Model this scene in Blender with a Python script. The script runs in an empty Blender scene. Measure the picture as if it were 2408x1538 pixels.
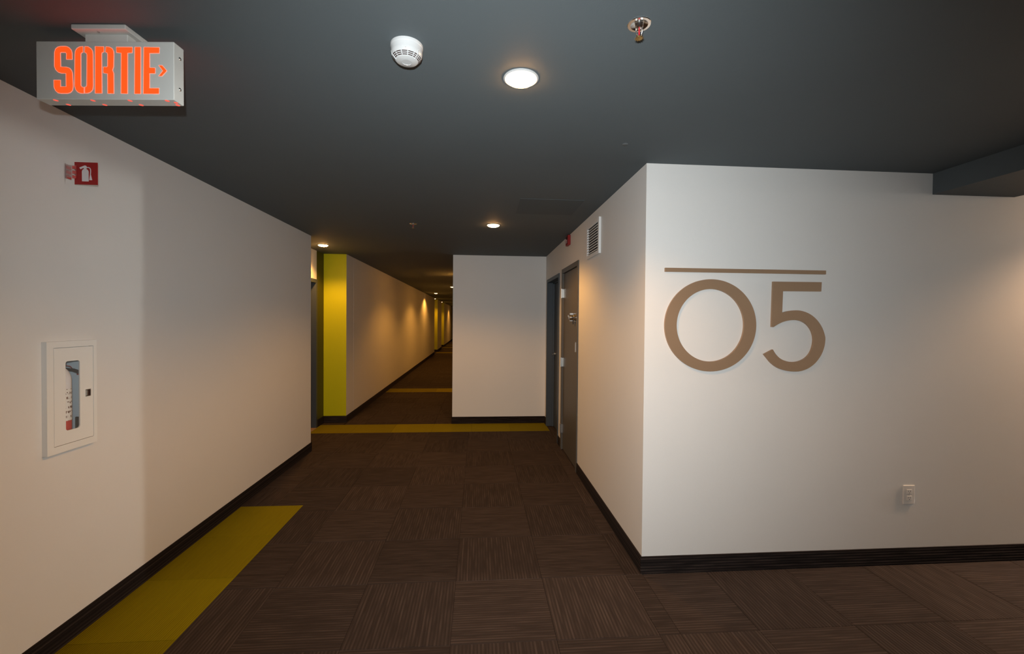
import bpy, bmesh, math, random
from mathutils import Vector, Matrix

random.seed(5)
S = bpy.context.scene
C = S.collection

# ------------------------------------------------------------------ camera
F_PX, YAW, PITCH, ROLL, CAM_H = 1034.63, 0.076324, -0.01557, 0.008213, 1.50717
cy, sy, cp, sp = math.cos(YAW), math.sin(YAW), math.cos(PITCH), math.sin(PITCH)
fw = Vector((sy * cp, cy * cp, sp))
r0 = Vector((cy, -sy, 0))
u0 = r0.cross(fw)
rt = r0 * math.cos(ROLL) + u0 * math.sin(ROLL)
up = u0 * math.cos(ROLL) - r0 * math.sin(ROLL)
cam_data = bpy.data.cameras.new('camera')
cam = bpy.data.objects.new('camera', cam_data)
C.objects.link(cam)
m = Matrix((rt, up, -fw)).transposed().to_4x4()
m.translation = Vector((0, 0, CAM_H))
cam.matrix_world = m
cam_data.sensor_fit = 'HORIZONTAL'
cam_data.sensor_width = 36.0
cam_data.lens = 36.0 * F_PX / 2408.0
cam_data.clip_start = 0.02
cam_data.clip_end = 100
S.camera = cam

# ------------------------------------------------------------------ world, flash, exposure
world = bpy.data.worlds.new('world')
S.world = world
world.use_nodes = True
bg = world.node_tree.nodes['Background']
bg.inputs['Color'].default_value = (0.9, 0.95, 1.0, 1)
bg.inputs['Strength'].default_value = 0.0

S.view_settings.view_transform = 'Standard'
S.view_settings.look = 'None'
S.view_settings.gamma = 1.0
S.view_settings.use_curve_mapping = False
S.view_settings.exposure = 0.0

# the camera's pop-up flash: the hard shadows under the exit sign and the smoke detector come from it
FLASH_W = 285.0
fl = bpy.data.lights.new('camera_flash', 'SPOT')
fl.energy = FLASH_W
fl.color = (0.91, 0.98, 1.0)
fl.shadow_soft_size = 0.012
fl.spot_size = math.radians(112)
fl.spot_blend = 1.0
flo = bpy.data.objects.new('camera_flash', fl)
C.objects.link(flo)
fm = m.copy()
fm.translation = Vector((-0.03, 0.0, 1.63))
flo.matrix_world = fm

WARM = (1.0, 0.48, 0.11)

# ------------------------------------------------------------------ materials
def newmat(name):
    mt = bpy.data.materials.new(name)
    mt.use_nodes = True
    nt = mt.node_tree
    b = nt.nodes['Principled BSDF']
    return mt, nt, b

def N(nt, t, **kw):
    n = nt.nodes.new(t)
    for k, v in kw.items():
        setattr(n, k, v)
    return n

def paint(name, col, rough=0.6, bump=0.05, scale=220.0, metal=0.0, var=0.04, spec=0.3):
    mt, nt, b = newmat(name)
    tc = N(nt, 'ShaderNodeTexCoord')
    no = N(nt, 'ShaderNodeTexNoise')
    no.inputs['Scale'].default_value = scale
    no.inputs['Detail'].default_value = 3
    nt.links.new(tc.outputs['Object'], no.inputs['Vector'])
    n2 = N(nt, 'ShaderNodeTexNoise')
    n2.inputs['Scale'].default_value = 3.0
    nt.links.new(tc.outputs['Object'], n2.inputs['Vector'])
    mr = N(nt, 'ShaderNodeMapRange')
    mr.inputs['To Min'].default_value = 1 - var
    mr.inputs['To Max'].default_value = 1 + var
    nt.links.new(n2.outputs['Fac'], mr.inputs['Value'])
    mx = N(nt, 'ShaderNodeMix', data_type='RGBA', blend_type='MULTIPLY')
    mx.inputs['Factor'].default_value = 1.0
    mx.inputs['A'].default_value = (*col, 1)
    nt.links.new(mr.outputs['Result'], mx.inputs['B'])
    nt.links.new(mx.outputs['Result'], b.inputs['Base Color'])
    b.inputs['Roughness'].default_value = rough
    b.inputs['Metallic'].default_value = metal
    b.inputs['Specular IOR Level'].default_value = spec
    if bump > 0:
        bp = N(nt, 'ShaderNodeBump')
        bp.inputs['Strength'].default_value = bump
        bp.inputs['Distance'].default_value = 0.002
        nt.links.new(no.outputs['Fac'], bp.inputs['Height'])
        nt.links.new(bp.outputs['Normal'], b.inputs['Normal'])
    return mt

def emit(name, col, strength):
    mt, nt, b = newmat(name)
    b.inputs['Base Color'].default_value = (*[min(1, c) for c in col], 1)
    b.inputs['Emission Color'].default_value = (*col, 1)
    b.inputs['Emission Strength'].default_value = strength
    b.inputs['Roughness'].default_value = 0.5
    no = N(nt, 'ShaderNodeTexNoise')
    no.inputs['Scale'].default_value = 40
    mr = N(nt, 'ShaderNodeMapRange')
    mr.inputs['To Min'].default_value = 0.45
    mr.inputs['To Max'].default_value = 0.55
    nt.links.new(no.outputs['Fac'], mr.inputs['Value'])
    nt.links.new(mr.outputs['Result'], b.inputs['Roughness'])
    return mt

def rib_carpet(name, dark, light, freq=46.0, amount=1.0):
    """loop-pile carpet: ribs run along the tile's own Y"""
    mt, nt, b = newmat(name)
    tc = N(nt, 'ShaderNodeTexCoord')
    oi = N(nt, 'ShaderNodeObjectInfo')
    sep = N(nt, 'ShaderNodeSeparateXYZ')
    nt.links.new(tc.outputs['Object'], sep.inputs['Vector'])
    # rib wave
    mul = N(nt, 'ShaderNodeMath', operation='MULTIPLY')
    mul.inputs[1].default_value = freq * 2 * math.pi
    nt.links.new(sep.outputs['X'], mul.inputs[0])
    sn = N(nt, 'ShaderNodeMath', operation='SINE')
    nt.links.new(mul.outputs[0], sn.inputs[0])
    wv = N(nt, 'ShaderNodeMapRange')
    wv.inputs['From Min'].default_value = -1
    wv.inputs['From Max'].default_value = 1
    nt.links.new(sn.outputs[0], wv.inputs['Value'])
    # every rib has its own tone: noise stretched along the rib
    cmb = N(nt, 'ShaderNodeCombineXYZ')
    m1 = N(nt, 'ShaderNodeMath', operation='MULTIPLY'); m1.inputs[1].default_value = freq * 0.9
    m2 = N(nt, 'ShaderNodeMath', operation='MULTIPLY'); m2.inputs[1].default_value = 5.0
    m3 = N(nt, 'ShaderNodeMath', operation='MULTIPLY'); m3.inputs[1].default_value = 57.0
    nt.links.new(sep.outputs['X'], m1.inputs[0])
    nt.links.new(sep.outputs['Y'], m2.inputs[0])
    nt.links.new(oi.outputs['Random'], m3.inputs[0])
    nt.links.new(m1.outputs[0], cmb.inputs['X'])
    nt.links.new(m2.outputs[0], cmb.inputs['Y'])
    nt.links.new(m3.outputs[0], cmb.inputs['Z'])
    ns = N(nt, 'ShaderNodeTexNoise')
    ns.inputs['Scale'].default_value = 1.0
    ns.inputs['Detail'].default_value = 2
    nt.links.new(cmb.outputs[0], ns.inputs['Vector'])
    st = N(nt, 'ShaderNodeMapRange')
    st.inputs['From Min'].default_value = 0.35
    st.inputs['From Max'].default_value = 0.68
    nt.links.new(ns.outputs['Fac'], st.inputs['Value'])
    fm_ = N(nt, 'ShaderNodeMath', operation='MULTIPLY')
    nt.links.new(wv.outputs['Result'], fm_.inputs[0])
    nt.links.new(st.outputs['Result'], fm_.inputs[1])
    fa = N(nt, 'ShaderNodeMath', operation='MULTIPLY'); fa.inputs[1].default_value = amount
    nt.links.new(fm_.outputs[0], fa.inputs[0])
    mx = N(nt, 'ShaderNodeMix', data_type='RGBA')
    mx.inputs['A'].default_value = (*dark, 1)
    mx.inputs['B'].default_value = (*light, 1)
    nt.links.new(fa.outputs[0], mx.inputs['Factor'])
    # pile grain and tile-to-tile tone
    g = N(nt, 'ShaderNodeTexNoise'); g.inputs['Scale'].default_value = 420
    nt.links.new(tc.outputs['Object'], g.inputs['Vector'])
    gr = N(nt, 'ShaderNodeMapRange'); gr.inputs['To Min'].default_value = 0.7; gr.inputs['To Max'].default_value = 1.3
    nt.links.new(g.outputs['Fac'], gr.inputs['Value'])
    tr = N(nt, 'ShaderNodeMapRange'); tr.inputs['To Min'].default_value = 0.88; tr.inputs['To Max'].default_value = 1.12
    nt.links.new(oi.outputs['Random'], tr.inputs['Value'])
    pm = N(nt, 'ShaderNodeMath', operation='MULTIPLY')
    nt.links.new(gr.outputs['Result'], pm.inputs[0]); nt.links.new(tr.outputs['Result'], pm.inputs[1])
    mm = N(nt, 'ShaderNodeMix', data_type='RGBA', blend_type='MULTIPLY'); mm.inputs['Factor'].default_value = 1
    nt.links.new(mx.outputs['Result'], mm.inputs['A']); nt.links.new(pm.outputs[0], mm.inputs['B'])
    nt.links.new(mm.outputs['Result'], b.inputs['Base Color'])
    b.inputs['Roughness'].default_value = 0.95
    b.inputs['Specular IOR Level'].default_value = 0.1
    bp = N(nt, 'ShaderNodeBump'); bp.inputs['Strength'].default_value = 0.6; bp.inputs['Distance'].default_value = 0.0018
    nt.links.new(wv.outputs['Result'], bp.inputs['Height'])
    nt.links.new(bp.outputs['Normal'], b.inputs['Normal'])
    return mt

def glass(name, col=(1, 1, 1), rough=0.02, alpha=0.15):
    mt, nt, b = newmat(name)
    b.inputs['Base Color'].default_value = (*col, 1)
    b.inputs['Roughness'].default_value = rough
    b.inputs['Transmission Weight'].default_value = 1.0
    b.inputs['IOR'].default_value = 1.03
    no = N(nt, 'ShaderNodeTexNoise'); no.inputs['Scale'].default_value = 8
    mr = N(nt, 'ShaderNodeMapRange'); mr.inputs['To Min'].default_value = rough; mr.inputs['To Max'].default_value = rough + 0.01
    nt.links.new(no.outputs['Fac'], mr.inputs['Value']); nt.links.new(mr.outputs['Result'], b.inputs['Roughness'])
    return mt

def sheer(name, col, alpha):
    mt = paint(name, col, 0.15, 0.0, 200, var=0.03, spec=0.6)
    mt.node_tree.nodes['Principled BSDF'].inputs['Alpha'].default_value = alpha
    return mt

def label_print(name):
    """white extinguisher label with rows of small dark print"""
    mt, nt, b = newmat(name)
    tc = N(nt, 'ShaderNodeTexCoord')
    mp = N(nt, 'ShaderNodeMapping'); mp.inputs['Scale'].default_value = (160, 160, 55)
    nt.links.new(tc.outputs['Object'], mp.inputs['Vector'])
    ns = N(nt, 'ShaderNodeTexNoise'); ns.inputs['Scale'].default_value = 1.0
    nt.links.new(mp.outputs[0], ns.inputs['Vector'])
    sep = N(nt, 'ShaderNodeSeparateXYZ'); nt.links.new(tc.outputs['Object'], sep.inputs[0])
    ml = N(nt, 'ShaderNodeMath', operation='MULTIPLY'); ml.inputs[1].default_value = 2 * math.pi / 0.022
    nt.links.new(sep.outputs['Z'], ml.inputs[0])
    sn = N(nt, 'ShaderNodeMath', operation='SINE'); nt.links.new(ml.outputs[0], sn.inputs[0])
    gt = N(nt, 'ShaderNodeMath', operation='GREATER_THAN'); gt.inputs[1].default_value = 0.0
    nt.links.new(sn.outputs[0], gt.inputs[0])
    g2 = N(nt, 'ShaderNodeMath', operation='GREATER_THAN'); g2.inputs[1].default_value = 0.53
    nt.links.new(ns.outputs['Fac'], g2.inputs[0])
    mu = N(nt, 'ShaderNodeMath', operation='MULTIPLY')
    nt.links.new(gt.outputs[0], mu.inputs[0]); nt.links.new(g2.outputs[0], mu.inputs[1])
    mx = N(nt, 'ShaderNodeMix', data_type='RGBA')
    mx.inputs['A'].default_value = (0.8, 0.78, 0.74, 1); mx.inputs['B'].default_value = (0.16, 0.08, 0.05, 1)
    nt.links.new(mu.outputs[0], mx.inputs['Factor'])
    nt.links.new(mx.outputs['Result'], b.inputs['Base Color'])
    b.inputs['Roughness'].default_value = 0.4
    return mt

M = dict(
    wall=paint('wall_paint', (0.70, 0.685, 0.665), 0.55, 0.12, 260, var=0.015),
    ceiling=paint('ceiling_paint', (0.096, 0.112, 0.120), 0.75, 0.15, 180, var=0.03),
    lime_wall=paint('lime_wall_paint', (0.46, 0.465, 0.0006), 0.5, 0.08, 260, var=0.02),
    carpet=rib_carpet('brown_carpet', (0.0335, 0.0240, 0.0200), (0.068, 0.049, 0.041), 58.0),
    lime_carpet=rib_carpet('lime_carpet', (0.185, 0.150, 0.0006), (0.215, 0.175, 0.0008), 90, 1.0),
    base=rib_carpet('base_carpet', (0.012, 0.009, 0.0085), (0.045, 0.033, 0.029), 60),
    white_metal=paint('white_enamel', (0.78, 0.78, 0.76), 0.35, 0.02, 300, var=0.01, spec=0.5),
    white_plastic=paint('white_plastic', (0.53, 0.53, 0.53), 0.22, 0.0, 300, var=0.01, spec=0.6),
    ivory_plastic=paint('ivory_plastic', (0.74, 0.71, 0.68), 0.3, 0.0, 300, var=0.01, spec=0.5),
    sign_metal=paint('sign_grey_enamel', (0.64, 0.64, 0.61), 0.4, 0.03, 400, var=0.02),
    door=paint('door_paint', (0.085, 0.078, 0.068), 0.45, 0.06, 200, var=0.04),
    door_blue=paint('steel_frame_paint', (0.050, 0.060, 0.072), 0.45, 0.04, 200, var=0.04),
    chrome=paint('chrome', (0.75, 0.74, 0.72), 0.18, 0.0, 200, metal=1.0, var=0.02),
    steel=paint('brushed_steel', (0.55, 0.53, 0.50), 0.35, 0.05, 300, metal=1.0, var=0.04),
    bronze=paint('bronze_anodised', (0.37, 0.245, 0.155), 0.40, 0.05, 500, metal=0.45, var=0.05),
    brass=paint('brass', (0.45, 0.31, 0.12), 0.35, 0.0, 300, metal=1.0, var=0.05),
    red=paint('red_plastic', (0.33, 0.004, 0.004), 0.35, 0.0, 300, var=0.03, spec=0.5),
    strobe_red=paint('strobe_red', (0.24, 0.008, 0.007), 0.4, 0.0, 300, var=0.03),
    ext_red=paint('extinguisher_red', (0.48, 0.03, 0.012), 0.3, 0.0, 300, var=0.03),
    black=paint('black_rubber', (0.015, 0.014, 0.014), 0.5, 0.03, 200, var=0.05),
    dark_slot=paint('slot_dark', (0.028, 0.010, 0.008), 0.7, 0.0, 200, var=0.05),
    picto=paint('white_print', (0.75, 0.73, 0.74), 0.5, 0.0, 200, var=0.01),
    tub=paint('cabinet_inside', (0.74, 0.84, 0.90), 0.5, 0.02, 200, var=0.03),
    patch=paint('access_panel_paint', (0.078, 0.094, 0.102), 0.8, 0.1, 180, var=0.03),
    bulb=paint('bulb_red', (0.5, 0.02, 0.03), 0.15, 0.0, 200, var=0.02),
    lamp=emit('lamp_lens', (1.0, 0.50, 0.18), 80.0),
    far_lamp=emit('far_lamp_lens', (1.0, 0.56, 0.24), 9.0),
    letter=emit('letter_red_glow', (1.0, 0.036, 0.004), 2.6),
    letter_rim=emit('letter_rim_glow', (0.90, 0.24, 0.16), 0.85),
    hole=emit('hole_glow', (1.0, 0.12, 0.08), 0.7),
    pane=sheer('window_pane', (0.8, 0.85, 0.88), 0.05),
    acrylic=sheer('red_reflection', (0.75, 0.10, 0.09), 0.75),
    clear=sheer('clear_acrylic', (0.62, 0.42, 0.40), 0.30),
    label=label_print('label_print'),
    vent_paint=paint('vent_frame_paint', (0.70, 0.68, 0.66), 0.5, 0.05, 260, var=0.015),
    olive=paint('olive_recess_tone', (0.078, 0.076, 0.006), 0.6, 0.08, 260, var=0.03),
    cap=paint('ceiling_disc_tone', (0.115, 0.125, 0.130), 0.6, 0.05, 200, var=0.02),
    tan=paint('threshold_wood', (0.30, 0.19, 0.11), 0.6, 0.05, 90, var=0.1),
)

# ------------------------------------------------------------------ mesh helpers
class MB:
    def __init__(s):
        s.v, s.f, s.mi = [], [], []
    def add(s, vs, fs, mi=0):
        o = len(s.v)
        s.v += [tuple(p) for p in vs]
        s.f += [tuple(i + o for i in f) for f in fs]
        s.mi += [mi] * len(fs)
        return s
    def box(s, x0, x1, y0, y1, z0, z1, mi=0):
        vs = [(x0, y0, z0), (x1, y0, z0), (x1, y1, z0), (x0, y1, z0), (x0, y0, z1), (x1, y0, z1), (x1, y1, z1), (x0, y1, z1)]
        fs = [(0, 3, 2, 1), (4, 5, 6, 7), (0, 1, 5, 4), (1, 2, 6, 5), (2, 3, 7, 6), (3, 0, 4, 7)]
        return s.add(vs, fs, mi)
    def bevbox(s, x0, x1, y0, y1, z0, z1, b=0.003, seg=2):
        bm = bmesh.new()
        bmesh.ops.create_cube(bm, size=1)
        for v in bm.verts:
            v.co = Vector(((x0 + x1) / 2 + v.co.x * (x1 - x0), (y0 + y1) / 2 + v.co.y * (y1 - y0), (z0 + z1) / 2 + v.co.z * (z1 - z0)))
        bmesh.ops.bevel(bm, geom=bm.edges[:], offset=b, segments=seg, affect='EDGES', profile=0.5)
        bm.verts.index_update()
        s.add([v.co[:] for v in bm.verts], [[v.index for v in f.verts] for f in bm.faces])
        bm.free()
        return s
    def prism(s, pts, axis, a, b):
        """extrude a 2-D outline along axis from a to b. axis 'x': pts are (y,z); 'y': (x,z); 'z': (x,y)"""
        def P(p, t):
            return {'x': (t, p[0], p[1]), 'y': (p[0], t, p[1]), 'z': (p[0], p[1], t)}[axis]
        n = len(pts)
        vs = [P(p, a) for p in pts] + [P(p, b) for p in pts]
        fs = [tuple(range(n)), tuple(range(2 * n - 1, n - 1, -1))]
        fs += [(i, i + n, (i + 1) % n + n, (i + 1) % n) for i in range(n)]
        return s.add(vs, fs)
    def ring(s, outer, inner, axis, a, b):
        """plate with a hole: outer and inner outlines hold the same number of points"""
        def P(p, t):
            return {'x': (t, p[0], p[1]), 'y': (p[0], t, p[1]), 'z': (p[0], p[1], t)}[axis]
        n = len(outer)
        vs = [P(p, a) for p in outer] + [P(p, a) for p in inner] + [P(p, b) for p in outer] + [P(p, b) for p in inner]
        fs = []
        for i in range(n):
            j = (i + 1) % n
            fs += [(i, j, n + j, n + i), (2 * n + i, 3 * n + i, 3 * n + j, 2 * n + j), (i, 2 * n + i, 2 * n + j, j), (n + i, n + j, 3 * n + j, 3 * n + i)]
        return s.add(vs, fs)
    def lathe(s, prof, c, axis='z', n=32):
        """prof: (radius, height) pairs, turned about an axis through c"""
        vs, fs = [], []
        for r, h in prof:
            for k in range(n):
                t = 2 * math.pi * k / n
                u, w = r * math.cos(t), r * math.sin(t)
                d = {'z': (u, w, h), 'x': (h, u, w), 'y': (u, h, w)}[axis]
                vs.append((c[0] + d[0], c[1] + d[1], c[2] + d[2]))
        for i in range(len(prof) - 1):
            for k in range(n):
                l = (k + 1) % n
                fs.append((i * n + k, i * n + l, (i + 1) * n + l, (i + 1) * n + k))
        if prof[0][0] > 1e-6:
            fs.append(tuple(range(n - 1, -1, -1)))
        if prof[-1][0] > 1e-6:
            q = (len(prof) - 1) * n
            fs.append(tuple(range(q, q + n)))
        return s.add(vs, fs)
    def tube(s, path, r, n=8, closed=False):
        pts = [Vector(p) for p in path]
        k = len(pts)
        vs, fs = [], []
        for i, p in enumerate(pts):
            a = pts[(i - 1) % k] if (closed or i > 0) else p
            b = pts[(i + 1) % k] if (closed or i < k - 1) else p
            t = (b - a).normalized()
            ref = Vector((0, 0, 1)) if abs(t.z) < 0.9 else Vector((0, 1, 0))
            x = t.cross(ref).normalized(); y = t.cross(x)
            rr = r[i] if isinstance(r, (list, tuple)) else r
            for j in range(n):
                q = 2 * math.pi * j / n
                vs.append(p + x * math.cos(q) * rr + y * math.sin(q) * rr)
        for i in range(k if closed else k - 1):
            i2 = (i + 1) % k
            for j in range(n):
                j2 = (j + 1) % n
                fs.append((i * n + j, i * n + j2, i2 * n + j2, i2 * n + j))
        if not closed:
            fs += [tuple(range(n - 1, -1, -1)), tuple(range((k - 1) * n, k * n))]
        return s.add([v[:] for v in vs], fs)
    def build(s, name, mats, parent=None, origin=None, smooth=False, local=False):
        """vertices are in world space unless local; the object is placed at its origin"""
        if origin is None:
            if parent is not None and not local:
                origin = wloc(parent)
            elif local:
                origin = (0, 0, 0)
            else:
                xs = [v[0] for v in s.v]; ys = [v[1] for v in s.v]; zs = [v[2] for v in s.v]
                origin = ((min(xs) + max(xs)) / 2, (min(ys) + max(ys)) / 2, min(zs))
        o = Vector(origin)
        me = bpy.data.meshes.new(name)
        me.from_pydata([tuple(Vector(v) - o) for v in s.v], [], s.f)
        for mt in (mats if isinstance(mats, list) else [mats]):
            me.materials.append(M[mt])
        for p, i in zip(me.polygons, s.mi):
            p.material_index = i
            p.use_smooth = smooth
        bm = bmesh.new(); bm.from_mesh(me)
        bmesh.ops.recalc_face_normals(bm, faces=bm.faces[:])
        bm.to_mesh(me); bm.free()
        if smooth:
            me.set_sharp_from_angle(angle=math.radians(38))
        ob = bpy.data.objects.new(name, me)
        C.objects.link(ob)
        if parent is not None:
            ob.parent = parent
            ob.location = (0, 0, 0) if local else o - Vector(wloc(parent))
        else:
            ob.location = o
        return ob

LOC = {}
def wloc(o):
    p = Vector(o.location)
    while o.parent:
        o = o.parent
        p = p + Vector(o.location)
    return p

def tag(o, label, cat, group=None, kind=None):
    o['label'] = label
    o['category'] = cat
    if group: o['group'] = group
    if kind: o['kind'] = kind
    return o

def thing(name, loc, label, cat, group=None, rz=0.0, kind=None):
    o = bpy.data.objects.new(name, None)
    o.empty_display_size = 0.05
    C.objects.link(o)
    o.location = loc
    o.rotation_euler = (0, 0, rz)
    return tag(o, label, cat, group, kind)

def copy_tree(o, parent=None):
    c = o.copy()
    C.objects.link(c)
    c.parent = parent
    for ch in list(o.children):
        copy_tree(ch, c)
    return c

def struct(o, label, cat):
    return tag(o, label, cat, kind='structure')

def spline(pts, per=4, closed=True):
    out = []
    n = len(pts)
    for i in range(n if closed else n - 1):
        p0, p1, p2, p3 = (pts[(i + d) % n] if closed else pts[max(0, min(n - 1, i + d))] for d in (-1, 0, 1, 2))
        for k in range(per):
            t = k / per
            out.append(tuple(0.5 * (2 * p1[a] + (p2[a] - p0[a]) * t + (2 * p0[a] - 5 * p1[a] + 4 * p2[a] - p3[a]) * t * t + (3 * p1[a] - p0[a] - 3 * p2[a] + p3[a]) * t ** 3) for a in range(2)))
    if not closed:
        out.append(pts[-1])
    return out

# ------------------------------------------------------------------ the shell
H = 2.44          # ceiling height
XL = -1.889       # left wall face
XR = 0.984        # right wall face
YN = 2.544        # face of the wall with the numbers
YLE = 5.137       # far end of the left wall
YC = 6.396        # face of the short wall closing the wide part
XC = -0.369       # its left edge
XF = -1.905       # left wall of the long corridor
YF = 6.531        # lime face
XRC = -2.224      # back of the door recess
BACK, EAST, END = -2.6, 9.0, 36.0
BH = 0.10         # carpet base height

def wall(name, boxes, label, mats='wall'):
    mb = MB()
    for b in boxes:
        mb.box(*b)
    return struct(mb.build(name, mats, origin=((boxes[0][0] + boxes[0][1]) / 2, (boxes[0][2] + boxes[0][3]) / 2, 0)), label, 'wall')

# floor slab and carpet tiles
floor = MB().box(-2.6, EAST + .2, BACK - .2, END + .2, -0.08, -0.006).build('floor', 'carpet', origin=(0, 0, -0.08))
struct(floor, 'dark brown ribbed carpet floor running down the corridor', 'floor')

cl = MB().box(-2.6, EAST + .2, BACK - .2, END + .2, H, H + .1).build('ceiling', 'ceiling', origin=(0, 0, H))
struct(cl, 'flat dark slate grey painted ceiling', 'ceiling')

# left wall with the opening for the extinguisher cabinet
CY0, CY1, CZ0, CZ1 = 2.078, 2.292, 0.920, 1.368
T = 0.15
wall('wall_left', [
    (XL - T, XL, BACK, CY0, 0, H), (XL - T, XL, CY1, YLE - 0.12, 0, H),
    (XL - T, XL, CY0, CY1, 0, CZ0), (XL - T, XL, CY0, CY1, CZ1, H),
    (XRC - T, XL, YLE - 0.12, YLE, 0, H)], 'long off-white wall on the left with the extinguisher cabinet')
# recess with a door behind the left wall's end
RD0, RD1, RDH = 5.33, 6.255, 2.045
rw = MB()
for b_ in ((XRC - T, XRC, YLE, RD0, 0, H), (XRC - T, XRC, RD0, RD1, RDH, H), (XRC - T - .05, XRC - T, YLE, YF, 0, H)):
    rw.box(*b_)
rw.box(XRC - T, XRC, RD1, YF, 0, H, 1)  # strip between the door and the lime face, in a darker olive
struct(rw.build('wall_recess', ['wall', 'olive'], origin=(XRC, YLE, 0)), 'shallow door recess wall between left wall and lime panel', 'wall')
# long corridor left wall: three stretches, each starting with a lime face
def far_left(name, y0, y1, label):
    mb = MB()
    x0, x1 = XRC - T, XF
    mb.add([(x0, y0, 0), (x1, y0, 0), (x1, y0, H), (x0, y0, H)], [(0, 1, 2, 3)], 1)
    mb.add([(x1, y0, 0), (x1, y1, 0), (x1, y1, H), (x1, y0, H), (x0, y0, 0), (x0, y1, 0), (x0, y1, H), (x0, y0, H)],
           [(0, 1, 2, 3), (4, 7, 6, 5), (1, 5, 6, 2), (0, 4, 5, 1), (3, 2, 6, 7)], 0)
    return struct(mb.build(name, ['wall', 'lime_wall'], origin=(x1, y0, 0)), label, 'wall')
far_left('wall_lime_1', YF, 19.35, 'long corridor wall starting with the nearest lime green end face')
far_left('wall_lime_2', 20.8, 23.0, 'short corridor wall stretch with the second lime green end face')
far_left('wall_lime_3', 24.7, END, 'farthest corridor wall stretch with the third lime green end face')
wall('wall_far_recess', [(XRC - T, XRC, 19.35, 24.7, 0, H)], 'wall at the back of the far door recesses')
wall('wall_end', [(XRC - T, XC + .2, END, END + .15, 0, H)], 'small end wall at the far end of the long corridor')
# right side
wall('wall_cap', [(XC, XR + T, YC, YC + .14, 0, H), (XC, XC + .14, YC + .14, END, 0, H)], 'short off-white wall facing the camera beside the long corridor')
DA0, DA1, DAH = 4.272, 5.125, 2.105
DB0, DB1, DBH = 5.305, 6.245, 2.085
wall('wall_right', [
    (XR, XR + T, YN + .14, DA0, 0, H), (XR, XR + T, DA1, DB0, 0, H), (XR, XR + T, DB1, YC, 0, H),
    (XR, XR + T, DA0, DA1, DAH, H), (XR, XR + T, DB0, DB1, DBH, H),
    (XR + T, XR + T + .05, YN + .14, YC, 0, H)], 'off-white corridor wall on the right with two doors and a vent')
wall('wall_number', [(XR, EAST, YN, YN + .14, 0, H)], 'broad off-white wall carrying the bronze floor number')
wall('wall_back', [(XL - T, EAST, BACK - .15, BACK, 0, H)], 'plain wall behind the viewpoint')
wall('wall_lobby_end', [(EAST, EAST + .15, BACK, YN + .14, 0, H)], 'plain wall at the far right end of the lobby')
so = MB().box(2.812, 3.372, BACK, YN, 2.310, H).build('trim_1', 'ceiling')
struct(so, 'dark painted soffit beam crossing the ceiling at the upper right', 'soffit')

# carpet tiles -------------------------------------------------------------
TX0, TY0, TS, TH = -0.12, 2.03, 0.5, 0.006
GAP = 0.0005
bevel_cache = {}
def tile_mesh(x0, x1, y0, y1, mat):
    key = (round(x0, 4), round(x1, 4), round(y0, 4), round(y1, 4), mat)
    if key in bevel_cache:
        return bevel_cache[key]
    mb = MB()
    e = 0.0014
    z0, z1, z2 = -TH, -0.0016, 0.0
    a = [(x0, y0), (x1, y0), (x1, y1), (x0, y1)]
    b = [(x0 + e, y0 + e), (x1 - e, y0 + e), (x1 - e, y1 - e), (x0 + e, y1 - e)]
    vs = [(*p, z0) for p in a] + [(*p, z1) for p in a] + [(*p, z2) for p in b]
    fs = [(8, 9, 10, 11)]
    for i in range(4):
        j = (i + 1) % 4
        fs += [(i, j, 4 + j, 4 + i), (4 + i, 4 + j, 8 + j, 8 + i)]
    me = bpy.data.meshes.new('carpet_tile')
    me.from_pydata(vs, [], fs)
    me.materials.append(M[mat])
    bevel_cache[key] = me
    return me

def put_tile(name, cx, cyy, turned, rect, mat):
    """rect: world-space rectangle of the piece; cx, cyy the centre of the full tile"""
    x0, x1, y0, y1 = rect
    x0, x1, y0, y1 = x0 + GAP - cx, x1 - GAP - cx, y0 + GAP - cyy, y1 - GAP - cyy
    if x1 - x0 < 0.012 or y1 - y0 < 0.012:
        return
    if turned:   # local frame turned by +90 degrees: local x = world y, local y = -world x
        x0, x1, y0, y1 = y0, y1, -x1, -x0
    o = bpy.data.objects.new(name, tile_mesh(x0, x1, y0, y1, mat))
    C.objects.link(o)
    o.parent = floor
    o.location = (cx, cyy, 0.08)
    o.rotation_euler = (0, 0, math.pi / 2 if turned else 0)

def subtract(r, holes):
    out = [r]
    for h in holes:
        nxt = []
        for a in out:
            if h[0] >= a[1] or h[1] <= a[0] or h[2] >= a[3] or h[3] <= a[2]:
                nxt.append(a); continue
            x0, x1 = max(a[0], h[0]), min(a[1], h[1])
            if h[2] > a[2]: nxt.append((a[0], a[1], a[2], h[2]))
            if h[3] < a[3]: nxt.append((a[0], a[1], h[3], a[3]))
            y0, y1 = max(a[2], h[2]), min(a[3], h[3])
            if h[0] > a[0]: nxt.append((a[0], h[0], y0, y1))
            if h[1] < a[1]: nxt.append((h[1], a[1], y0, y1))
        out = nxt
    return out

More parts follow.
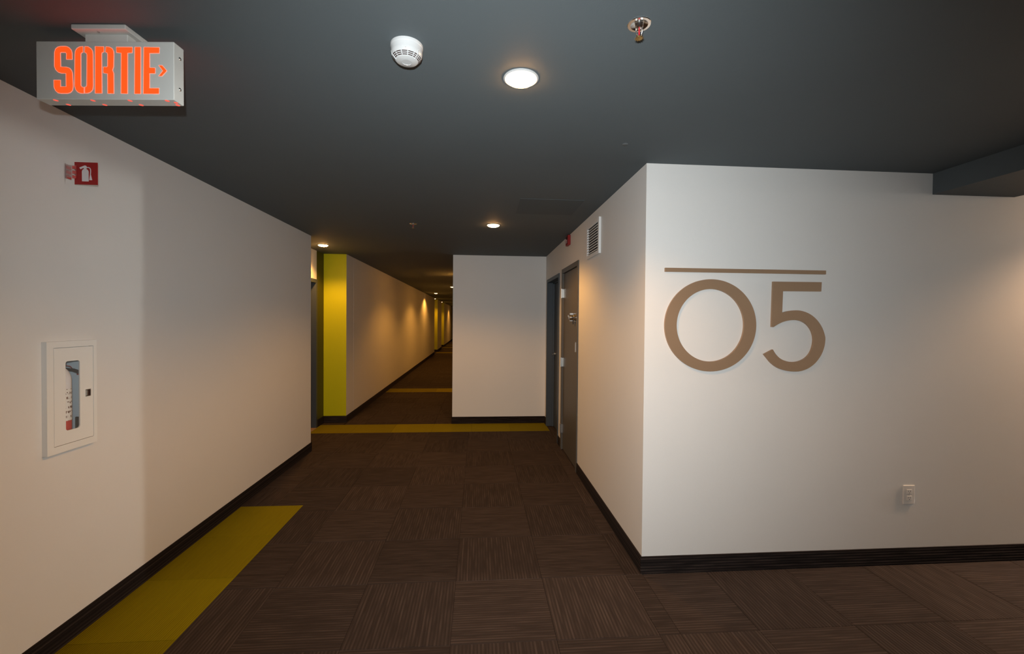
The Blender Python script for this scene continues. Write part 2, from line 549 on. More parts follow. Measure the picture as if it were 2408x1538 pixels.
LIME = [(XL, -1.40, BACK, 3.645), (XRC, XR, 5.93, YC), (XF, XC, 9.215, 9.70), (XF, XC, 20.0, 20.5), (XF, XC, 23.9, 24.3), (XF, XC, 26.0, 26.5)]
REG = [(XL, XR, 0.9, YC), (XR, 4.0, 0.9, YN), (XRC, XL, YLE, YF), (XF, XC, YC, 13.3)]
for ix in range(-5, 9):
    for iy in range(-3, 23):
        t = (TX0 + ix * TS, TX0 + (ix + 1) * TS, TY0 + iy * TS, TY0 + (iy + 1) * TS)
        turned = (ix + iy) % 2 == 0
        for rg in REG:
            q = (max(t[0], rg[0]), min(t[1], rg[1]), max(t[2], rg[2]), min(t[3], rg[3]))
            if q[1] - q[0] < 0.015 or q[3] - q[2] < 0.015:
                continue
            for pc in subtract(q, LIME):
                put_tile('carpet_tile', (t[0] + t[1]) / 2, (t[2] + t[3]) / 2, turned, pc, 'carpet')
# lime pieces: the strip along the left wall and the bands across the corridor
y = 3.645
while y > 0.9:
    put_tile('lime_carpet_tile', (XL - 1.40) / 2, y - .25, False, (XL, -1.40, y - .5, y), 'lime_carpet')
    y -= .5
def band(x0, x1, y0, y1, w=.5):
    n = max(1, round((x1 - x0) / w))
    for k in range(n):
        a, b = x0 + (x1 - x0) * k / n, x0 + (x1 - x0) * (k + 1) / n
        put_tile('lime_carpet_tile', (a + b) / 2, (y0 + y1) / 2, True, (a, b, y0, y1), 'lime_carpet')
band(XRC, XR, 5.93, YC, .535)
band(XF, XC, 9.215, 9.70, .512)
for y0, y1 in ((20.0, 20.5), (23.9, 24.3), (26.0, 26.5)):
    put_tile('lime_carpet_tile', (XF + XC) / 2, (y0 + y1) / 2, True, (XF, XC, y0, y1), 'lime_carpet')

# carpet bases ------------------------------------------------------------
BT = 0.009
def base(name, runs, label):
    """each run: box footprint; ribs run along the base, so the material's X axis is set upright by turning the mesh"""
    mb = MB()
    for x0, x1, y0, y1 in runs:
        mb.box(x0, x1, y0, y1, 0, BH)
    # stand the mesh in a frame whose local X points up: local (x,y,z) = world (z, x, y)
    mb.v = [(z, x, y_) for x, y_, z in mb.v]
    mb.f = [tuple(f) for f in mb.f]
    o = mb.build(name, 'base', origin=(0, 0, 0))
    o.matrix_world = Matrix(((0, 1, 0, 0), (0, 0, 1, 0), (1, 0, 0, 0), (0, 0, 0, 1)))
    return struct(o, label, 'baseboard')
base('baseboard_left', [(XL, XL + BT, BACK, YLE + BT), (XRC, XL, YLE, YLE + BT)], 'dark ribbed carpet base along the left wall')
base('baseboard_number', [(XR - BT, EAST, YN - BT, YN)], 'dark ribbed carpet base below the number wall')
base('baseboard_right', [(XR - BT, XR, YN, DA0), (XR - BT, XR, DA1, DB0), (XR - BT, XR, DB1, YC - BT)], 'dark ribbed carpet base along the right wall beside the doors')
base('baseboard_cap', [(XC - BT, XR, YC - BT, YC), (XC - BT, XC, YC, END)], 'dark ribbed carpet base below the short facing wall')
base('baseboard_far', [(XRC, XF + BT, YF - BT, YF), (XF, XF + BT, YF, 19.35), (XRC, XF + BT, 20.79, 20.8), (XF, XF + BT, 20.8, 23.0),
                       (XRC, XF + BT, 24.69, 24.7), (XF, XF + BT, 24.7, END), (XRC, XRC + BT, RD1, YF - BT)], 'dark ribbed carpet base along the long corridor wall')
# the drywall joint seen as a fine upright line on the long wall
MB().box(XF, XF + .0012, 6.900, 6.906, BH, H).build('trim_2', 'wall')
struct(bpy.data.objects['trim_2'], 'fine upright joint bead on the long corridor wall', 'trim')

# ------------------------------------------------------------------ doors
def frame_parts(root, side, xw, y0, y1, h, mat, face=0.05, proud=0.012, depth=0.14):
    """steel frame: side +1 when the wall lies at larger x (right wall), -1 for the left"""
    xa, xb = xw - side * proud, xw + side * depth
    lo, hi = min(xa, xb), max(xa, xb)
    for a, b in ((y0, y0 + face), (y1 - face, y1)):
        MB().bevbox(lo, hi, a, b, 0, h - face, .002, 1).build('frame_post', mat, root)
    MB().bevbox(lo, hi, y0, y1, h - face, h, .002, 1).build('frame_head', mat, root)

# near door on the right wall: closed, slab almost flush
d1 = thing('door_1', (XR, (DA0 + DA1) / 2, 0), 'closed dark brown-grey service door with high lock, nearer door in the right wall', 'door', kind='structure')
frame_parts(d1, 1, XR, DA0, DA1, DAH, 'door')
slab = MB().bevbox(XR + .008, XR + .052, DA0 + .053, DA1 - .053, 0.008, DAH - .054, .002, 1).build('door_slab', 'door', d1)
for z in (1.823, 1.022, 0.245):
    hg = MB()
    hg.lathe([(0.008, -.055), (0.008, .055)], (XR - .018, DA1 - .048, z), n=12)
    hg.box(XR - .016, XR - .0125, DA1 - .052, DA1 - .018, z - .05, z + .05)
    hg.box(XR - .012, XR + .0085, DA1 - .056, DA1 - .051, z - .05, z + .05)
    hg.build('hinge', 'steel', d1)
# high lock: round cylinder with collar, and an upright hasp plate with a staple beside it
lk = MB().lathe([(0.034, 0.008), (0.034, -0.012), (0.026, -0.016), (0.026, -0.052), (0.020, -0.058), (0, -0.058)], (XR, 4.452, 1.540), axis='x', n=28).build('lock_cylinder', 'chrome', d1, smooth=True)
MB().box(XR - .020, XR - .012, 4.449, 4.455, 1.470, 1.515).build('lock_key_tail', 'black', lk)
hp = MB().bevbox(XR - .028, XR + .0085, 4.560, 4.572, 1.500, 1.588, .002, 1).build('hasp_plate', 'steel', d1)
hs = MB().tube([(XR - .004, 4.572, 1.537), (XR - .02, 4.60, 1.537), (XR - .02, 4.66, 1.537), (XR - .02, 4.672, 1.545), (XR - .02, 4.672, 1.566)], .007, 8)
hs.build('staple', 'steel', hp, smooth=True)
pp = MB().bevbox(XR - .004, XR + .0085, 4.378, 4.420, 1.188, 1.290, .003, 2).build('pull_plate', 'steel', d1)
MB().lathe([(0.004, 0.002), (0.004, -.001), (0, -.0015)], (XR - .004, 4.412, 1.282), axis='x', n=12).build('screw', 'black', pp)

# far door on the right wall: deep steel frame, slab at the back of it
d2 = thing('door_2', (XR, (DB0 + DB1) / 2, 0), 'dark blue-grey door deep in its steel frame, farther door in right wall', 'door', kind='structure')
frame_parts(d2, 1, XR, DB0, DB1, DBH, 'door_blue', face=0.045)
MB().bevbox(XR + .092, XR + .137, DB0 + .047, DB1 - .047, 0.008, DBH - .048, .002, 1).build('door_slab', 'door_blue', d2)
st = MB()
for a, b in ((DB0 + .045, DB0 + .06), (DB1 - .06, DB1 - .045)):
    st.box(XR + .07, XR + .0915, a, b, 0, DBH - .045)
st.box(XR + .07, XR + .0915, DB0 + .045, DB1 - .045, DBH - .06, DBH - .045)
st.build('door_stop', 'door_blue', d2)
hy = 6.10
lv = MB().lathe([(0.027, 0), (0.027, -.008), (0.012, -.012), (0.012, -.045), (0, -.048)], (XR + .092, hy, 1.04), axis='x', n=20).build('lever_rose', 'chrome', d2, smooth=True)
MB().tube([(XR + .05, hy, 1.04), (XR + .046, hy - .03, 1.04), (XR + .046, hy - .115, 1.038)], .009, 10).build('lever', 'chrome', lv, smooth=True)

# recess door on the left: only its far jamb, head and a slip of the slab show
d3 = thing('door_3', (XRC, (RD0 + RD1) / 2, 0), 'door in the left recess beside the lime panel, mostly hidden by left wall', 'door', kind='structure')
frame_parts(d3, -1, XRC, RD0, RD1, RDH, 'door_blue', face=0.05)
MB().bevbox(XRC - .140, XRC - .095, RD0 + .052, RD1 - .052, 0.008, RDH - .053, .002, 1).build('door_slab', 'door_blue', d3)
MB().bevbox(XRC - .14, XRC + .02, RD0 + .052, RD1 - .052, 0.0, 0.007, .002, 1).build('threshold', 'tan', d3)
# doors in the far recesses
for k, (a, b, w) in enumerate(((19.6, 20.5, 'second'), (23.3, 24.2, 'third'))):
    d = thing('door_%d' % (4 + k), (XRC, (a + b) / 2, 0), 'door hidden in the %s lime-ended recess far down the corridor' % w, 'door', kind='structure')
    MB().bevbox(XRC, XRC + .012, a, b, 0, 2.05, .003, 1).build('frame_post', 'door_blue', d)
    MB().bevbox(XRC + .012, XRC + .02, a + .05, b - .05, 0.01, 2.0, .002, 1).build('door_slab', 'door_blue', d)

# ------------------------------------------------------------------ exit sign
SW, SD, SH, SZ = 0.450, 0.044, 0.187, 2.400
sg = thing('exit_sign', (-1.212, 1.559, SZ - SH), 'grey box exit sign with glowing red SORTIE lettering and arrow, hung from ceiling', 'sign', rz=-0.0828)
MB().bevbox(-SW / 2, SW / 2, -SD / 2, SD / 2, 0, SH, .0025, 2).build('housing', 'sign_metal', sg, local=True)
MB().bevbox(-.070, .070, -.017, .017, SH - .002, SH + .027, .002, 1).build('stem', 'sign_metal', sg, local=True)
cn = MB().bevbox(-.0875, .0875, -.045, .045, SH + .0245, SH + .040, .0025, 2).build('canopy', 'sign_metal', sg, local=True)
MB().lathe([(0.0035, 0), (0.0035, -.0015), (0, -.0022)], (-.012, -.030, SH + .0245), n=10).build('screw', 'steel', cn, local=True)

# lettering, read off the sign face: corners of the face and outlines in one flat frame
QUAD = [(245, 420), (2025, 415), (2010, 1170), (198, 1160)]
def homography(src, dst):
    import numpy as np
    A = []
    for (x, y_), (u, v) in zip(src, dst):
        A.append([x, y_, 1, 0, 0, 0, -u * x, -u * y_, -u])
        A.append([0, 0, 0, x, y_, 1, -v * x, -v * y_, -v])
    h = np.linalg.svd(np.array(A, float))[2][-1].reshape(3, 3)
    def f(p):
        w = h @ np.array([p[0], p[1], 1.0])
        return float(w[0] / w[2]), float(w[1] / w[2])
    return f
hom = homography(QUAD, [(-SW / 2, SH), (SW / 2, SH), (SW / 2, 0), (-SW / 2, 0)])
LET = [
    ('letter_s', [(697, 650), (700, 570), (690, 530), (665, 500), (630, 485), (560, 485), (520, 495), (490, 520), (475, 560), (462, 740), (475, 780), (505, 812), (545, 826), (605, 828), (597, 1000), (525, 1000), (530, 915), (443, 915), (440, 1010), (455, 1050), (485, 1078), (525, 1087), (610, 1087), (650, 1075), (678, 1045), (688, 1000), (690, 830), (680, 790), (655, 760), (615, 748), (543, 745), (550, 570), (560, 562), (615, 562), (628, 575), (622, 650)]),
    ('letter_o', [(845, 485), (800, 490), (765, 510), (742, 545), (735, 590), (708, 990), (720, 1040), (745, 1070), (780, 1085), (825, 1087), (828, 1008), (805, 1005), (790, 985), (812, 580), (822, 565), (840, 560)]),
    ('letter_o', [(868, 485), (910, 488), (945, 510), (965, 545), (968, 590), (950, 990), (940, 1040), (910, 1070), (875, 1083), (836, 1085), (840, 1005), (858, 1000), (866, 985), (890, 590), (882, 568), (862, 560)]),
    ('letter_r', [(1002, 485), (1112, 487), (1110, 555), (1088, 560), (1080, 580), (1060, 1085), (970, 1085)]),
    ('letter_r', [(1140, 487), (1185, 490), (1218, 508), (1237, 545), (1238, 590), (1228, 740), (1212, 785), (1226, 830), (1216, 1088), (1135, 1088), (1145, 830), (1092, 822), (1095, 745), (1140, 745), (1150, 735), (1158, 580), (1150, 562), (1132, 556)]),
    ('letter_t', [(1275, 490), (1482, 490), (1478, 562), (1418, 565), (1396, 1090), (1310, 1088), (1335, 565), (1275, 560)]),
    ('letter_i', [(1515, 490), (1592, 490), (1570, 1092), (1488, 1092)]),
    ('letter_e', [(1632, 490), (1835, 492), (1832, 565), (1705, 567), (1700, 752), (1772, 755), (1770, 826), (1697, 826), (1690, 1018), (1815, 1018), (1813, 1092), (1605, 1092)]),
    ('arrow', [(1820, 722), (1865, 722), (1925, 792), (1860, 860), (1815, 860), (1872, 792)]),
]
for nm, pl in LET:
    fl_pts = [hom(p) for p in pl]
    lt = MB().prism(fl_pts, 'y', -SD / 2 - .0006, -SD / 2 + .001).build(nm, 'letter', sg, local=True)
    MB().tube([(p[0], -SD / 2 - .0003, p[1]) for p in fl_pts], .0011, 6, closed=True).build('letter_rim', 'letter_rim', lt, local=True)
    bk = lt.copy(); C.objects.link(bk); bk.parent = sg           # the same lettering on the other side
    bk.rotation_euler = (0, 0, math.pi)
for row, yy in ((0, -.0145), (1, .0145)):
    for k in range(4):
        x = -.165 + k * .122 - (0.004 if row == 0 else -.008)
        MB().lathe([(0.0065, 0), (0.0065, -.0006)], (x, yy, .0003), n=14).build('glow_hole', 'hole', sg, local=True)
MB().lathe([(0.006, 0), (0.006, -.0006)], (.216, -.002, .0003), n=12).build('glow_hole', 'hole', sg, local=True)
for z in (.045, .145):
    sc = MB().lathe([(0.0055, 0), (0.0055, .002), (0.003, .0035), (0, .0038)], (SW / 2, .002, z), axis='x', n=14)
    sc.build('screw', 'chrome', sg, local=True, smooth=True)

# ------------------------------------------------------------------ projecting fire-extinguisher sign
FY, FX0, FX1, FZ0, FZ1 = 2.172, -1.849, -1.750, 2.113, 2.215
fs = thing('extinguisher_sign', (XL, FY, FZ0), 'small square red projecting sign with white extinguisher pictogram, above the cabinet', 'sign')
MB().bevbox(FX0, FX1, FY, FY + .003, FZ0, FZ1, .0006, 1).build('panel', 'red', fs)
def pic(p):
    return (FX0 + (p[0] - 1375) / (2012 - 1375) * (FX1 - FX0), FZ1 - (p[1] - 250) / (880 - 250) * (FZ1 - FZ0))
body = [(1585, 790), (1770, 790), (1770, 520), (1762, 490), (1745, 462), (1705, 440), (1725, 405), (1715, 365), (1690, 345), (1660, 342), (1515, 405), (1545, 452), (1620, 415), (1640, 425), (1640, 440), (1605, 462), (1590, 490), (1583, 520)]
pg = MB().prism([pic(p) for p in body], 'y', FY - .0005, FY + .0005)
pg.build('pictogram_body', 'picto', fs)
hose_c = [(1718, 398), (1775, 398), (1805, 415), (1822, 450), (1826, 500), (1818, 600)]
out_, in_ = [], []
for i, p in enumerate(hose_c):
    a = Vector(hose_c[max(0, i - 1)]); b = Vector(hose_c[min(len(hose_c) - 1, i + 1)])
    d = (b - a).normalized(); n_ = Vector((-d.y, d.x)) * 12
    out_.append((p[0] + n_.x, p[1] + n_.y)); in_.append((p[0] - n_.x, p[1] - n_.y))
MB().prism([pic(p) for p in out_ + in_[::-1]], 'y', FY - .0005, FY + .0005).build('pictogram_hose', 'picto', fs)
MB().prism([pic(p) for p in [(1806, 598), (1832, 598), (1868, 752), (1783, 752)]], 'y', FY - .0005, FY + .0005).build('pictogram_horn', 'picto', fs)
# acrylic wall bracket: the panel's red reflection painted as two columns of tabs, on flange and clip
bko = MB().bevbox(XL, XL + .003, FY - .002, FY + .030, 2.139, 2.206, .001, 1).build('bracket', 'clear', fs)
for z in (2.190, 2.168, 2.147):
    MB().bevbox(XL + .003, XL + .006, FY + .002, FY + .026, z - .006, z + .008, .001, 1).build('reflection_tab', 'acrylic', bko)
    MB().bevbox(-1.856, -1.840, FY - .004, FY - .001, z - .008, z + .006, .001, 1).build('reflection_tab', 'acrylic', bko)
MB().bevbox(XL + .003, -1.840, FY - .001, FY + .002, 2.143, 2.200, .001, 1).build('bracket_arm', 'clear', bko)
for z in (2.179, 2.157):
    MB().tube([(XL + .004, FY + .001, z), (XL + .004, FY + .016, z - .001)], .0022, 8).build('bracket_pin', 'chrome', bko, smooth=True)
    MB().tube([(-1.853, FY - .004, z - .002), (-1.841, FY - .004, z - .005)], .0018, 8).build('bracket_pin', 'chrome', bko, smooth=True)

# ------------------------------------------------------------------ extinguisher cabinet
CX = -1.867
A0, A1, B0, B1 = 2.055, 2.307, 0.894, 1.395
cab = thing('extinguisher_cabinet', (XL, (A0 + A1) / 2, B0), 'white recessed steel extinguisher cabinet with narrow rounded window on left wall', 'cabinet')
P0, P1, Q0, Q1 = 2.087, 2.287, 0.927, 1.366
fr = MB()
def rect_loop(y0, y1, z0, z1): return [(y0, z0), (y1, z0), (y1, z1), (y0, z1)]
fr.ring(rect_loop(A0, A1, B0, B1), rect_loop(P0 - .001, P1 + .001, Q0 - .001, Q1 + .001), 'x', XL, CX)
fr.build('trim_frame', 'white_metal', cab)
tb = MB()
TX = -2.000
tb.box(TX - .003, TX, CY0 + .004, CY1 - .004, CZ0 + .004, CZ1 - .004)
tb.box(TX, XL + .001, CY0 + .002, CY0 + .005, CZ0 + .004, CZ1 - .004)
tb.box(TX, XL + .001, CY1 - .005, CY1 - .002, CZ0 + .004, CZ1 - .004)
tb.box(TX, XL + .001, CY0 + .002, CY1 - .002, CZ0 + .002, CZ0 + .005)
tb.box(TX, XL + .001, CY0 + .002, CY1 - .002, CZ1 - .005, CZ1 - .002)
tb.build('tub', 'tub', cab)
# door leaf with a round-cornered window
W0, W1, V0, V1, RR = 2.143, 2.215, 0.986, 1.303, 0.011
inner, outer = [], []
for (cy_, cz_, a0) in ((W1 - RR, V0 + RR, -90), (W1 - RR, V1 - RR, 0), (W0 + RR, V1 - RR, 90), (W0 + RR, V0 + RR, 180)):
    for k in range(7):
        t = math.radians(a0 + k * 15)
        inner.append((cy_ + RR * math.cos(t), cz_ + RR * math.sin(t)))
corners = [(P1 - .001, Q0 + .001), (P1 - .001, Q1 - .001), (P0 + .001, Q1 - .001), (P0 + .001, Q0 + .001)]
for c_ in corners:
    outer += [c_] * 7
outer = [(o_[0] + 1e-5 * math.cos(i), o_[1] + 1e-5 * math.sin(i)) for i, o_ in enumerate(outer)]
leaf = MB().ring(outer, inner, 'x', CX - .0065, CX - .0006).build('cabinet_door', 'white_metal', cab)
pn = [(W0 + (p[0] - W0), p[1]) for p in inner]
MB().prism(inner, 'x', CX - .0060, CX - .0045).build('window_pane', 'pane', leaf)
lc = MB().ring(rect_loop(2.243, 2.270, 1.126, 1.160), rect_loop(2.2455, 2.2675, 1.1285, 1.1575), 'x', CX - .001, CX + .002).build('catch', 'steel', leaf)
MB().box(CX - .0012, CX - .0002, 2.2455, 2.2675, 1.1285, 1.1575).build('catch_recess', 'dark_slot', lc)
MB().bevbox(CX - .0005, CX + .0025, 2.246, 2.255, 1.130, 1.156, .0008, 1).build('catch_slide', 'steel', lc)

# the extinguisher inside
EX, EY = -1.944, 2.197
ex = thing('fire_extinguisher', (EX, EY, CZ0 + .005), 'red fire extinguisher with white printed label, seen through the cabinet window', 'extinguisher')
ER = 0.043
z0 = CZ0 + .0055
MB().lathe([(ER - .006, z0), (ER, z0 + .004), (ER, 1.170)], (EX, EY, 0), n=36).build('cylinder', 'ext_red', ex, smooth=True)
MB().lathe([(ER, 1.170), (ER, 1.215), (ER - .003, 1.230), (ER - .012, 1.253), (ER - .026, 1.271), (0.014, 1.277)], (EX, EY, 0), n=36).build('shoulder', 'picto', ex, smooth=True)
MB().lathe([(ER + .0006, 1.022), (ER + .0006, 1.170)], (EX, EY, 0), n=36).build('label', 'label', ex, smooth=True)
vb = MB().lathe([(0.015, 1.265), (0.015, 1.296), (0.010, 1.300), (0.010, 1.312)], (EX, EY, 0), n=20).build('valve', 'steel', ex, smooth=True)
MB().lathe([(0.014, 0), (0.014, .010), (0.012, .012), (0, .012)], (EX + .014, EY - .004, 1.285), axis='x', n=20).build('gauge', 'chrome', vb, smooth=True)
MB().bevbox(EX - .008, EX + .008, EY - .01, EY + .085, 1.304, 1.312, .002, 1).build('lever', 'black', vb)
MB().tube([(EX + .018, EY + .006, 1.280), (EX + .024, EY + .028, 1.273), (EX + .020, EY + .044, 1.262), (EX + .024, EY + .030, 1.260)], .0018, 6).build('pin_seal', 'ext_red', vb, smooth=True)
hs = MB().tube([(EX + .012, EY + .012, 1.262), (EX + .024, EY + .045, 1.253), (EX + .022, EY + .070, 1.243), (EX + .016, EY + .084, 1.236)], [.006, .0075, .0085, .0085], 10).build('hose', 'black', ex, smooth=True)
MB().lathe([(0.009, 1.226), (0.009, 1.240), (0.007, 1.243)], (EX + .016, EY + .086, 0), n=14).build('nozzle', 'ext_red', hs, smooth=True)
MB().bevbox(EX + .000, EX + .020, EY + .078, EY + .0885, CZ0 + .006, 1.022, .003, 1).build('wall_clip', 'black', ex)

# ------------------------------------------------------------------ floor number: bar, 0 and 5
NB, NT = YN - .014, YN
GRP = 'bronze floor number on the wall'
bar = MB().bevbox(1.100, 2.109, NB, NT, 1.8015, 1.8250, .0008, 1).build('number_bar', 'bronze')
tag(bar, 'thin straight bronze bar above the floor number', 'sign')
ring_o = [(1.3855 + .2835 * math.cos(2 * math.pi * k / 96), 1.4855 + .2755 * math.sin(2 * math.pi * k / 96)) for k in range(96)]
ring_i = [(1.3835 + .2095 * math.cos(2 * math.pi * k / 96), 1.4860 + .2170 * math.sin(2 * math.pi * k / 96)) for k in range(96)]
zr = MB().ring(ring_o, ring_i, 'y', NB, NT).build('number_zero', 'bronze')
tag(zr, 'large round bronze numeral 0 on the right-hand wall', 'number')
o5 = [(1.832, 1.564), (1.862, 1.574), (1.916, 1.581), (1.961, 1.577), (2.012, 1.558), (2.057, 1.523), (2.091, 1.476), (2.109, 1.429), (2.112, 1.401), (2.106, 1.358), (2.087, 1.31), (2.052, 1.263), (2.008, 1.23), (1.958, 1.212), (1.909, 1.209), (1.859, 1.215), (1.809, 1.232), (1.769, 1.26), (1.739, 1.293), (1.721, 1.314)]
i5 = [(1.777, 1.343), (1.798, 1.312), (1.828, 1.286), (1.868, 1.271), (1.908, 1.267), (1.947, 1.272), (1.987, 1.291), (2.016, 1.322), (2.032, 1.362), (2.037, 1.405), (2.029, 1.443), (2.011, 1.476), (1.983, 1.502), (1.947, 1.518), (1.908, 1.522), (1.868, 1.518), (1.833, 1.508), (1.804, 1.494), (1.779, 1.478)]
five = [(1.772, 1.753), (2.082, 1.754), (2.08, 1.697), (1.835, 1.696)] + spline(o5, 3, False) + spline(i5, 3, False) + [(1.767, 1.479)]
fv = MB().prism(five, 'y', NB, NT).build('number_five', 'bronze')
tag(fv, 'large bronze numeral 5 to the right of the zero', 'number')

# ------------------------------------------------------------------ wall outlet
ol = thing('wall_outlet', (2.694, YN, 0.375), 'cream duplex wall outlet low on the number wall', 'outlet')
MB().bevbox(2.655, 2.733, YN - .006, YN, .375, .494, .003, 2).build('cover_plate', 'ivory_plastic', ol)
for z in (.4145, .4545):
    rc = MB().bevbox(2.677, 2.711, YN - .0085, YN - .005, z - .0150, z + .0150, .002, 2).build('receptacle', 'ivory_plastic', ol)
    for dx in (-.0065, .0065):
        MB().box(2.694 + dx - .001, 2.694 + dx + .001, YN - .0088, YN - .008, z - .001, z + .008).build('slot', 'dark_slot', rc)
    MB().lathe([(0.0024, 0), (0.0024, -.0004)], (2.694, YN - .0085, z - .0075), axis='y', n=10).build('slot', 'dark_slot', rc)
MB().lathe([(0.003, 0), (0.003, -.001), (0, -.0014)], (2.694, YN - .006, .4345), axis='y', n=10).build('screw', 'steel', ol)

# ------------------------------------------------------------------ return-air vent on the right wall
VY0, VY1, VZ0, VZ1, VP = 3.503, 3.915, 2.056, 2.352, 0.020
vt = thing('wall_vent', (XR, (VY0 + VY1) / 2, VZ0), 'white louvred air vent high on the right wall near the ceiling', 'vent')
fw_ = 0.030
MB().bevbox(XR - VP, XR, VY0, VY0 + fw_, VZ0, VZ1, .002, 1).build('frame_side', 'vent_paint', vt)
MB().bevbox(XR - VP, XR, VY1 - fw_, VY1, VZ0, VZ1, .002, 1).build('frame_side', 'vent_paint', vt)
MB().bevbox(XR - VP, XR, VY0 + fw_, VY1 - fw_, VZ0, VZ0 + fw_, .002, 1).build('frame_rail', 'vent_paint', vt)
MB().bevbox(XR - VP, XR, VY0 + fw_, VY1 - fw_, VZ1 - fw_, VZ1, .002, 1).build('frame_rail', 'vent_paint', vt)
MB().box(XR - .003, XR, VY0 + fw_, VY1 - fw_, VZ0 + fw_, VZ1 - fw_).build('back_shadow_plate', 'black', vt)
ns_ = 11
for k in range(ns_):
    z = VZ0 + fw_ + .010 + k * (VZ1 - VZ0 - 2 * fw_ - .014) / (ns_ - 1)
    sl = MB().prism([(XR - .0185, z + .0050), (XR - .0185, z - .0040), (XR - .0060, z + .0010), (XR - .0060, z + .0050)], 'y', VY0 + fw_, VY1 - fw_)
    sl.build('louvre', 'white_metal', vt)

# ------------------------------------------------------------------ fire alarm strobe above the near door
stb = thing('alarm_strobe', (XR, 4.75, 2.325), 'small red fire alarm strobe box high above the nearer door', 'alarm')
MB().bevbox(XR - .030, XR, 4.690, 4.815, 2.325, 2.432, .004, 2).build('housing', 'strobe_red', stb)
MB().bevbox(XR - .046, XR - .030, 4.715, 4.790, 2.345, 2.385, .006, 2).build('lens', 'clear', stb)
MB().bevbox(XR - .033, XR - .029, 4.715, 4.790, 2.395, 2.420, .001, 1).build('horn_grille', 'dark_slot', stb)

# ------------------------------------------------------------------ ceiling: smoke detector
sx, sy_ = -0.250, 1.540
sm = thing('smoke_detector', (sx, sy_, H), 'white round smoke detector on the ceiling left of the nearest light', 'detector')
MB().lathe([(0.0545, 0), (0.0545, -.008), (0.0535, -.010)], (sx, sy_, H), n=40).build('mounting_base', 'white_plastic', sm, smooth=True)
prof = [(0.0535, -.010), (0.0525, -.012), (0.0525, -.026), (0.0515, -.034), (0.0480, -.0405), (0.0365, -.0520), (0.0340, -.0535), (0.0160, -.0560), (0.0155, -.0550), (0.012, -.0550), (0.0, -.0552)]
MB().lathe(prof, (sx, sy_, H), n=48).build('body', 'white_plastic', sm, smooth=True)
sl = MB()
for i in range(3):
    f0 = (i + 0.12) / 3.0; f1 = (i + 0.62) / 3.0
    for k in range(14):
        a0 = 2 * math.pi * (k + .07) / 14; a1 = 2 * math.pi * (k + .93) / 14
        vs = []
        for f_ in (f0, f1):
            r_ = 0.0480 + (0.0365 - 0.0480) * f_ + .0011; h_ = -.0405 - .0115 * f_ - .0010
            for q in range(5):
                a = a0 + (a1 - a0) * q / 4
                vs.append((sx + r_ * math.cos(a), sy_ + r_ * math.sin(a), H + h_))
        sl.add(vs, [(q, q + 1, q + 6, q + 5) for q in range(4)])
vs_ = sl.build('vent_slots', 'dark_slot', sm)
vs_['kind'] = 'stuff'
for a in (math.radians(200), math.radians(325)):
    c_, s_ = math.cos(a), math.sin(a)
    rb = MB().tube([(sx + .0518 * c_, sy_ + .0518 * s_, H - .030), (sx + .0478 * c_, sy_ + .0478 * s_, H - .0410), (sx + .035 * c_, sy_ + .035 * s_, H - .0535)], .0022, 6)
    rb.build('guard_rib', 'white_plastic', sm, smooth=True)
MB().lathe([(0.0018, 0), (0.0018, -.001), (0, -.0016)], (sx + .004, sy_ - .0508, H - .034), n=10).build('indicator', 'clear', sm)

# ------------------------------------------------------------------ ceiling: sprinklers
def sprinkler(x, y_, label):
    sp_ = thing('fire_sprinkler', (x, y_, H), label, 'sprinkler', 'ceiling sprinklers')
    MB().lathe([(0.0355, 0), (0.0365, -.002), (0.0350, -.0035), (0.0270, -.0038), (0.0250, -.002), (0.0120, .000), (0.0120, -.0005)], (x, y_, H), n=36).build('escutcheon', 'chrome', sp_, smooth=True)
    MB().lathe([(0.0125, -.0005), (0.0125, -.010), (0.0095, -.013), (0.0060, -.014)], (x, y_, H), n=20).build('body', 'chrome', sp_, smooth=True)
    fr_ = MB()
    for s_ in (-1, 1):
        fr_.tube([(x + s_ * .0085, y_, H - .011), (x + s_ * .0100, y_, H - .022), (x + s_ * .0075, y_, H - .033), (x + s_ * .002, y_, H - .040)], .0022, 8)
    fr_.build('frame_arms', 'chrome', sp_, smooth=True)
    MB().lathe([(0.001, -.014), (0.0026, -.017), (0.0026, -.031), (0.001, -.035)], (x, y_, H), n=12).build('bulb', 'bulb', sp_, smooth=True)
    df = MB().lathe([(0.004, -.038), (0.004, -.0435), (0.0105, -.0440), (0.0105, -.0452), (0.003, -.0456), (0, -.0456)], (x, y_, H), n=24)
    for k in range(12):
        a = 2 * math.pi * k / 12
        c_, s_ = math.cos(a), math.sin(a)
        df.add([(x + .010 * c_ - .0017 * s_, y_ + .010 * s_ + .0017 * c_, H - .0440), (x + .010 * c_ + .0017 * s_, y_ + .010 * s_ - .0017 * c_, H - .0440),
                (x + .0145 * c_ + .0017 * s_, y_ + .0145 * s_ - .0017 * c_, H - .0448), (x + .0145 * c_ - .0017 * s_, y_ + .0145 * s_ + .0017 * c_, H - .0448)], [(0, 1, 2, 3)])
    df.build('deflector', 'brass', sp_)
    return sp_
s1 = sprinkler(0.497, 1.362, 'chrome fire sprinkler with red bulb, nearest one, right of the bright light')
s2 = copy_tree(s1)
s2.location = (-0.640, 4.36, H)
s2['label'] = 'small distant fire sprinkler between the two farther corridor lights'

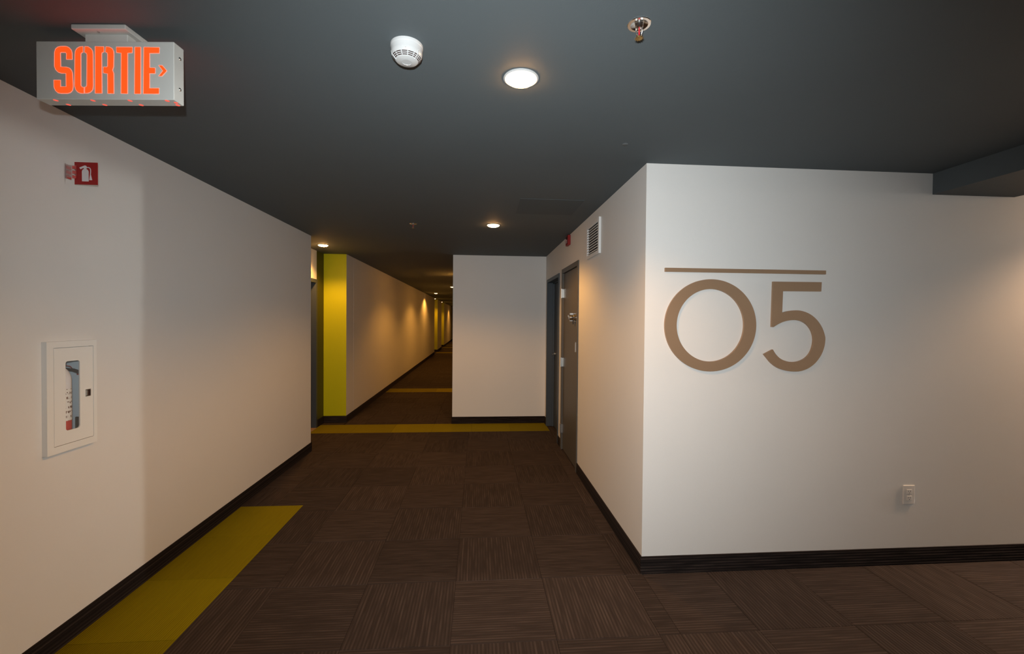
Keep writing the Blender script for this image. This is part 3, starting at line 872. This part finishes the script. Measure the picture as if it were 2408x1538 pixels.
# access panel and small lighter disc on the ceiling
ap = thing('ceiling_access_panel', (0.57, 3.61, H), 'faint darker square access panel in the ceiling near the right wall', 'access panel')
MB().bevbox(0.315, 0.815, 3.370, 3.850, H - .002, H + .001, .001, 1).build('leaf', 'patch', ap)
cp_ = MB().lathe([(0.016, 0), (0.0165, -.002), (0.014, -.0035), (0, -.0038)], (0.765, 2.283, H), n=24).build('ceiling_disc', 'cap', smooth=True)
tag(cp_, 'tiny round lighter disc on the ceiling before the number wall corner', 'cover cap')

# ------------------------------------------------------------------ ceiling lights
LG = 'round recessed corridor lights'
def downlight(x, y_, label, lens='lamp', watts=26.0, drop=0.018, r=0.058, spot=146, col=WARM):
    t = thing('ceiling_light', (x, y_, H), label, 'light', LG)
    MB().lathe([(r + .009, 0), (r + .010, -.003), (r + .004, -.006), (r, -.005), (r, 0)], (x, y_, H), n=40).build('trim_ring', 'white_plastic', t, smooth=True)
    pr_ = [(r, -.004)] + [(r * math.cos(q * math.pi / 12), -.004 - drop * math.sin(q * math.pi / 12)) for q in range(1, 6)] + [(0, -.004 - drop)]
    MB().lathe(pr_, (x, y_, H), n=40).build('lens', lens, t, smooth=True)
    l = bpy.data.lights.new('lamp_beam', 'SPOT')
    l.energy = watts
    l.color = col
    l.spot_size = math.radians(spot)
    l.spot_blend = 0.45
    l.shadow_soft_size = 0.045
    lo = bpy.data.objects.new('lamp_beam', l)
    C.objects.link(lo)
    lo.parent = t
    lo.location = (0, 0, -.07)
    return t
LW = 58.0
FAR = (1.0, 0.43, 0.067)
downlight(0.157, 1.703, 'big bright round ceiling light nearest the camera', watts=LW)
downlight(0.140, 4.335, 'round ceiling light in front of the short facing wall', watts=LW)
downlight(-1.968, 5.755, 'round ceiling light in the recess beside the lime panel', watts=LW)
downlight(-0.450, 9.150, 'round ceiling light hidden behind the short facing wall', lens='far_lamp', watts=LW * 1.08, col=FAR)
downlight(-0.741, 12.607, 'small far ceiling light at the edge of the short wall', lens='far_lamp', watts=LW * 1.08, col=FAR)
downlight(-1.509, 15.767, 'small far ceiling light grazing the long corridor wall', lens='far_lamp', watts=LW * 1.08, col=FAR)
downlight(-1.965, 19.900, 'tiny far ceiling light over the second lime panel', lens='far_lamp', watts=LW * 1.08, col=FAR)
downlight(-1.960, 23.500, 'tiny farthest ceiling light over the third lime panel', lens='far_lamp', watts=LW * 1.08, col=FAR)
downlight(-1.250, 28.400, 'farthest ceiling light near the end of the corridor', lens='far_lamp', watts=LW * 1.08, col=FAR)
# lobby lights to the right of the picture, washing the number wall
def lobby_light(x, y_, label, beam, glow, col):
    t = downlight(x, y_, label, watts=beam, drop=0.030, col=col)
    l = bpy.data.lights.new('lamp_glow', 'POINT')
    l.energy = glow
    l.color = col
    l.shadow_soft_size = 0.07
    lo = bpy.data.objects.new('lamp_glow', l)
    C.objects.link(lo)
    lo.parent = t
    lo.location = (0, 0, -.10)
lobby_light(4.50, 2.33, 'lobby ceiling light just outside the picture beside the soffit', 200.0, 14.0, (1.0, 0.60, 0.32))
lobby_light(8.10, 2.31, 'lobby ceiling light farthest right of the soffit', 10.0, 420.0, (0.96, 0.97, 0.92))
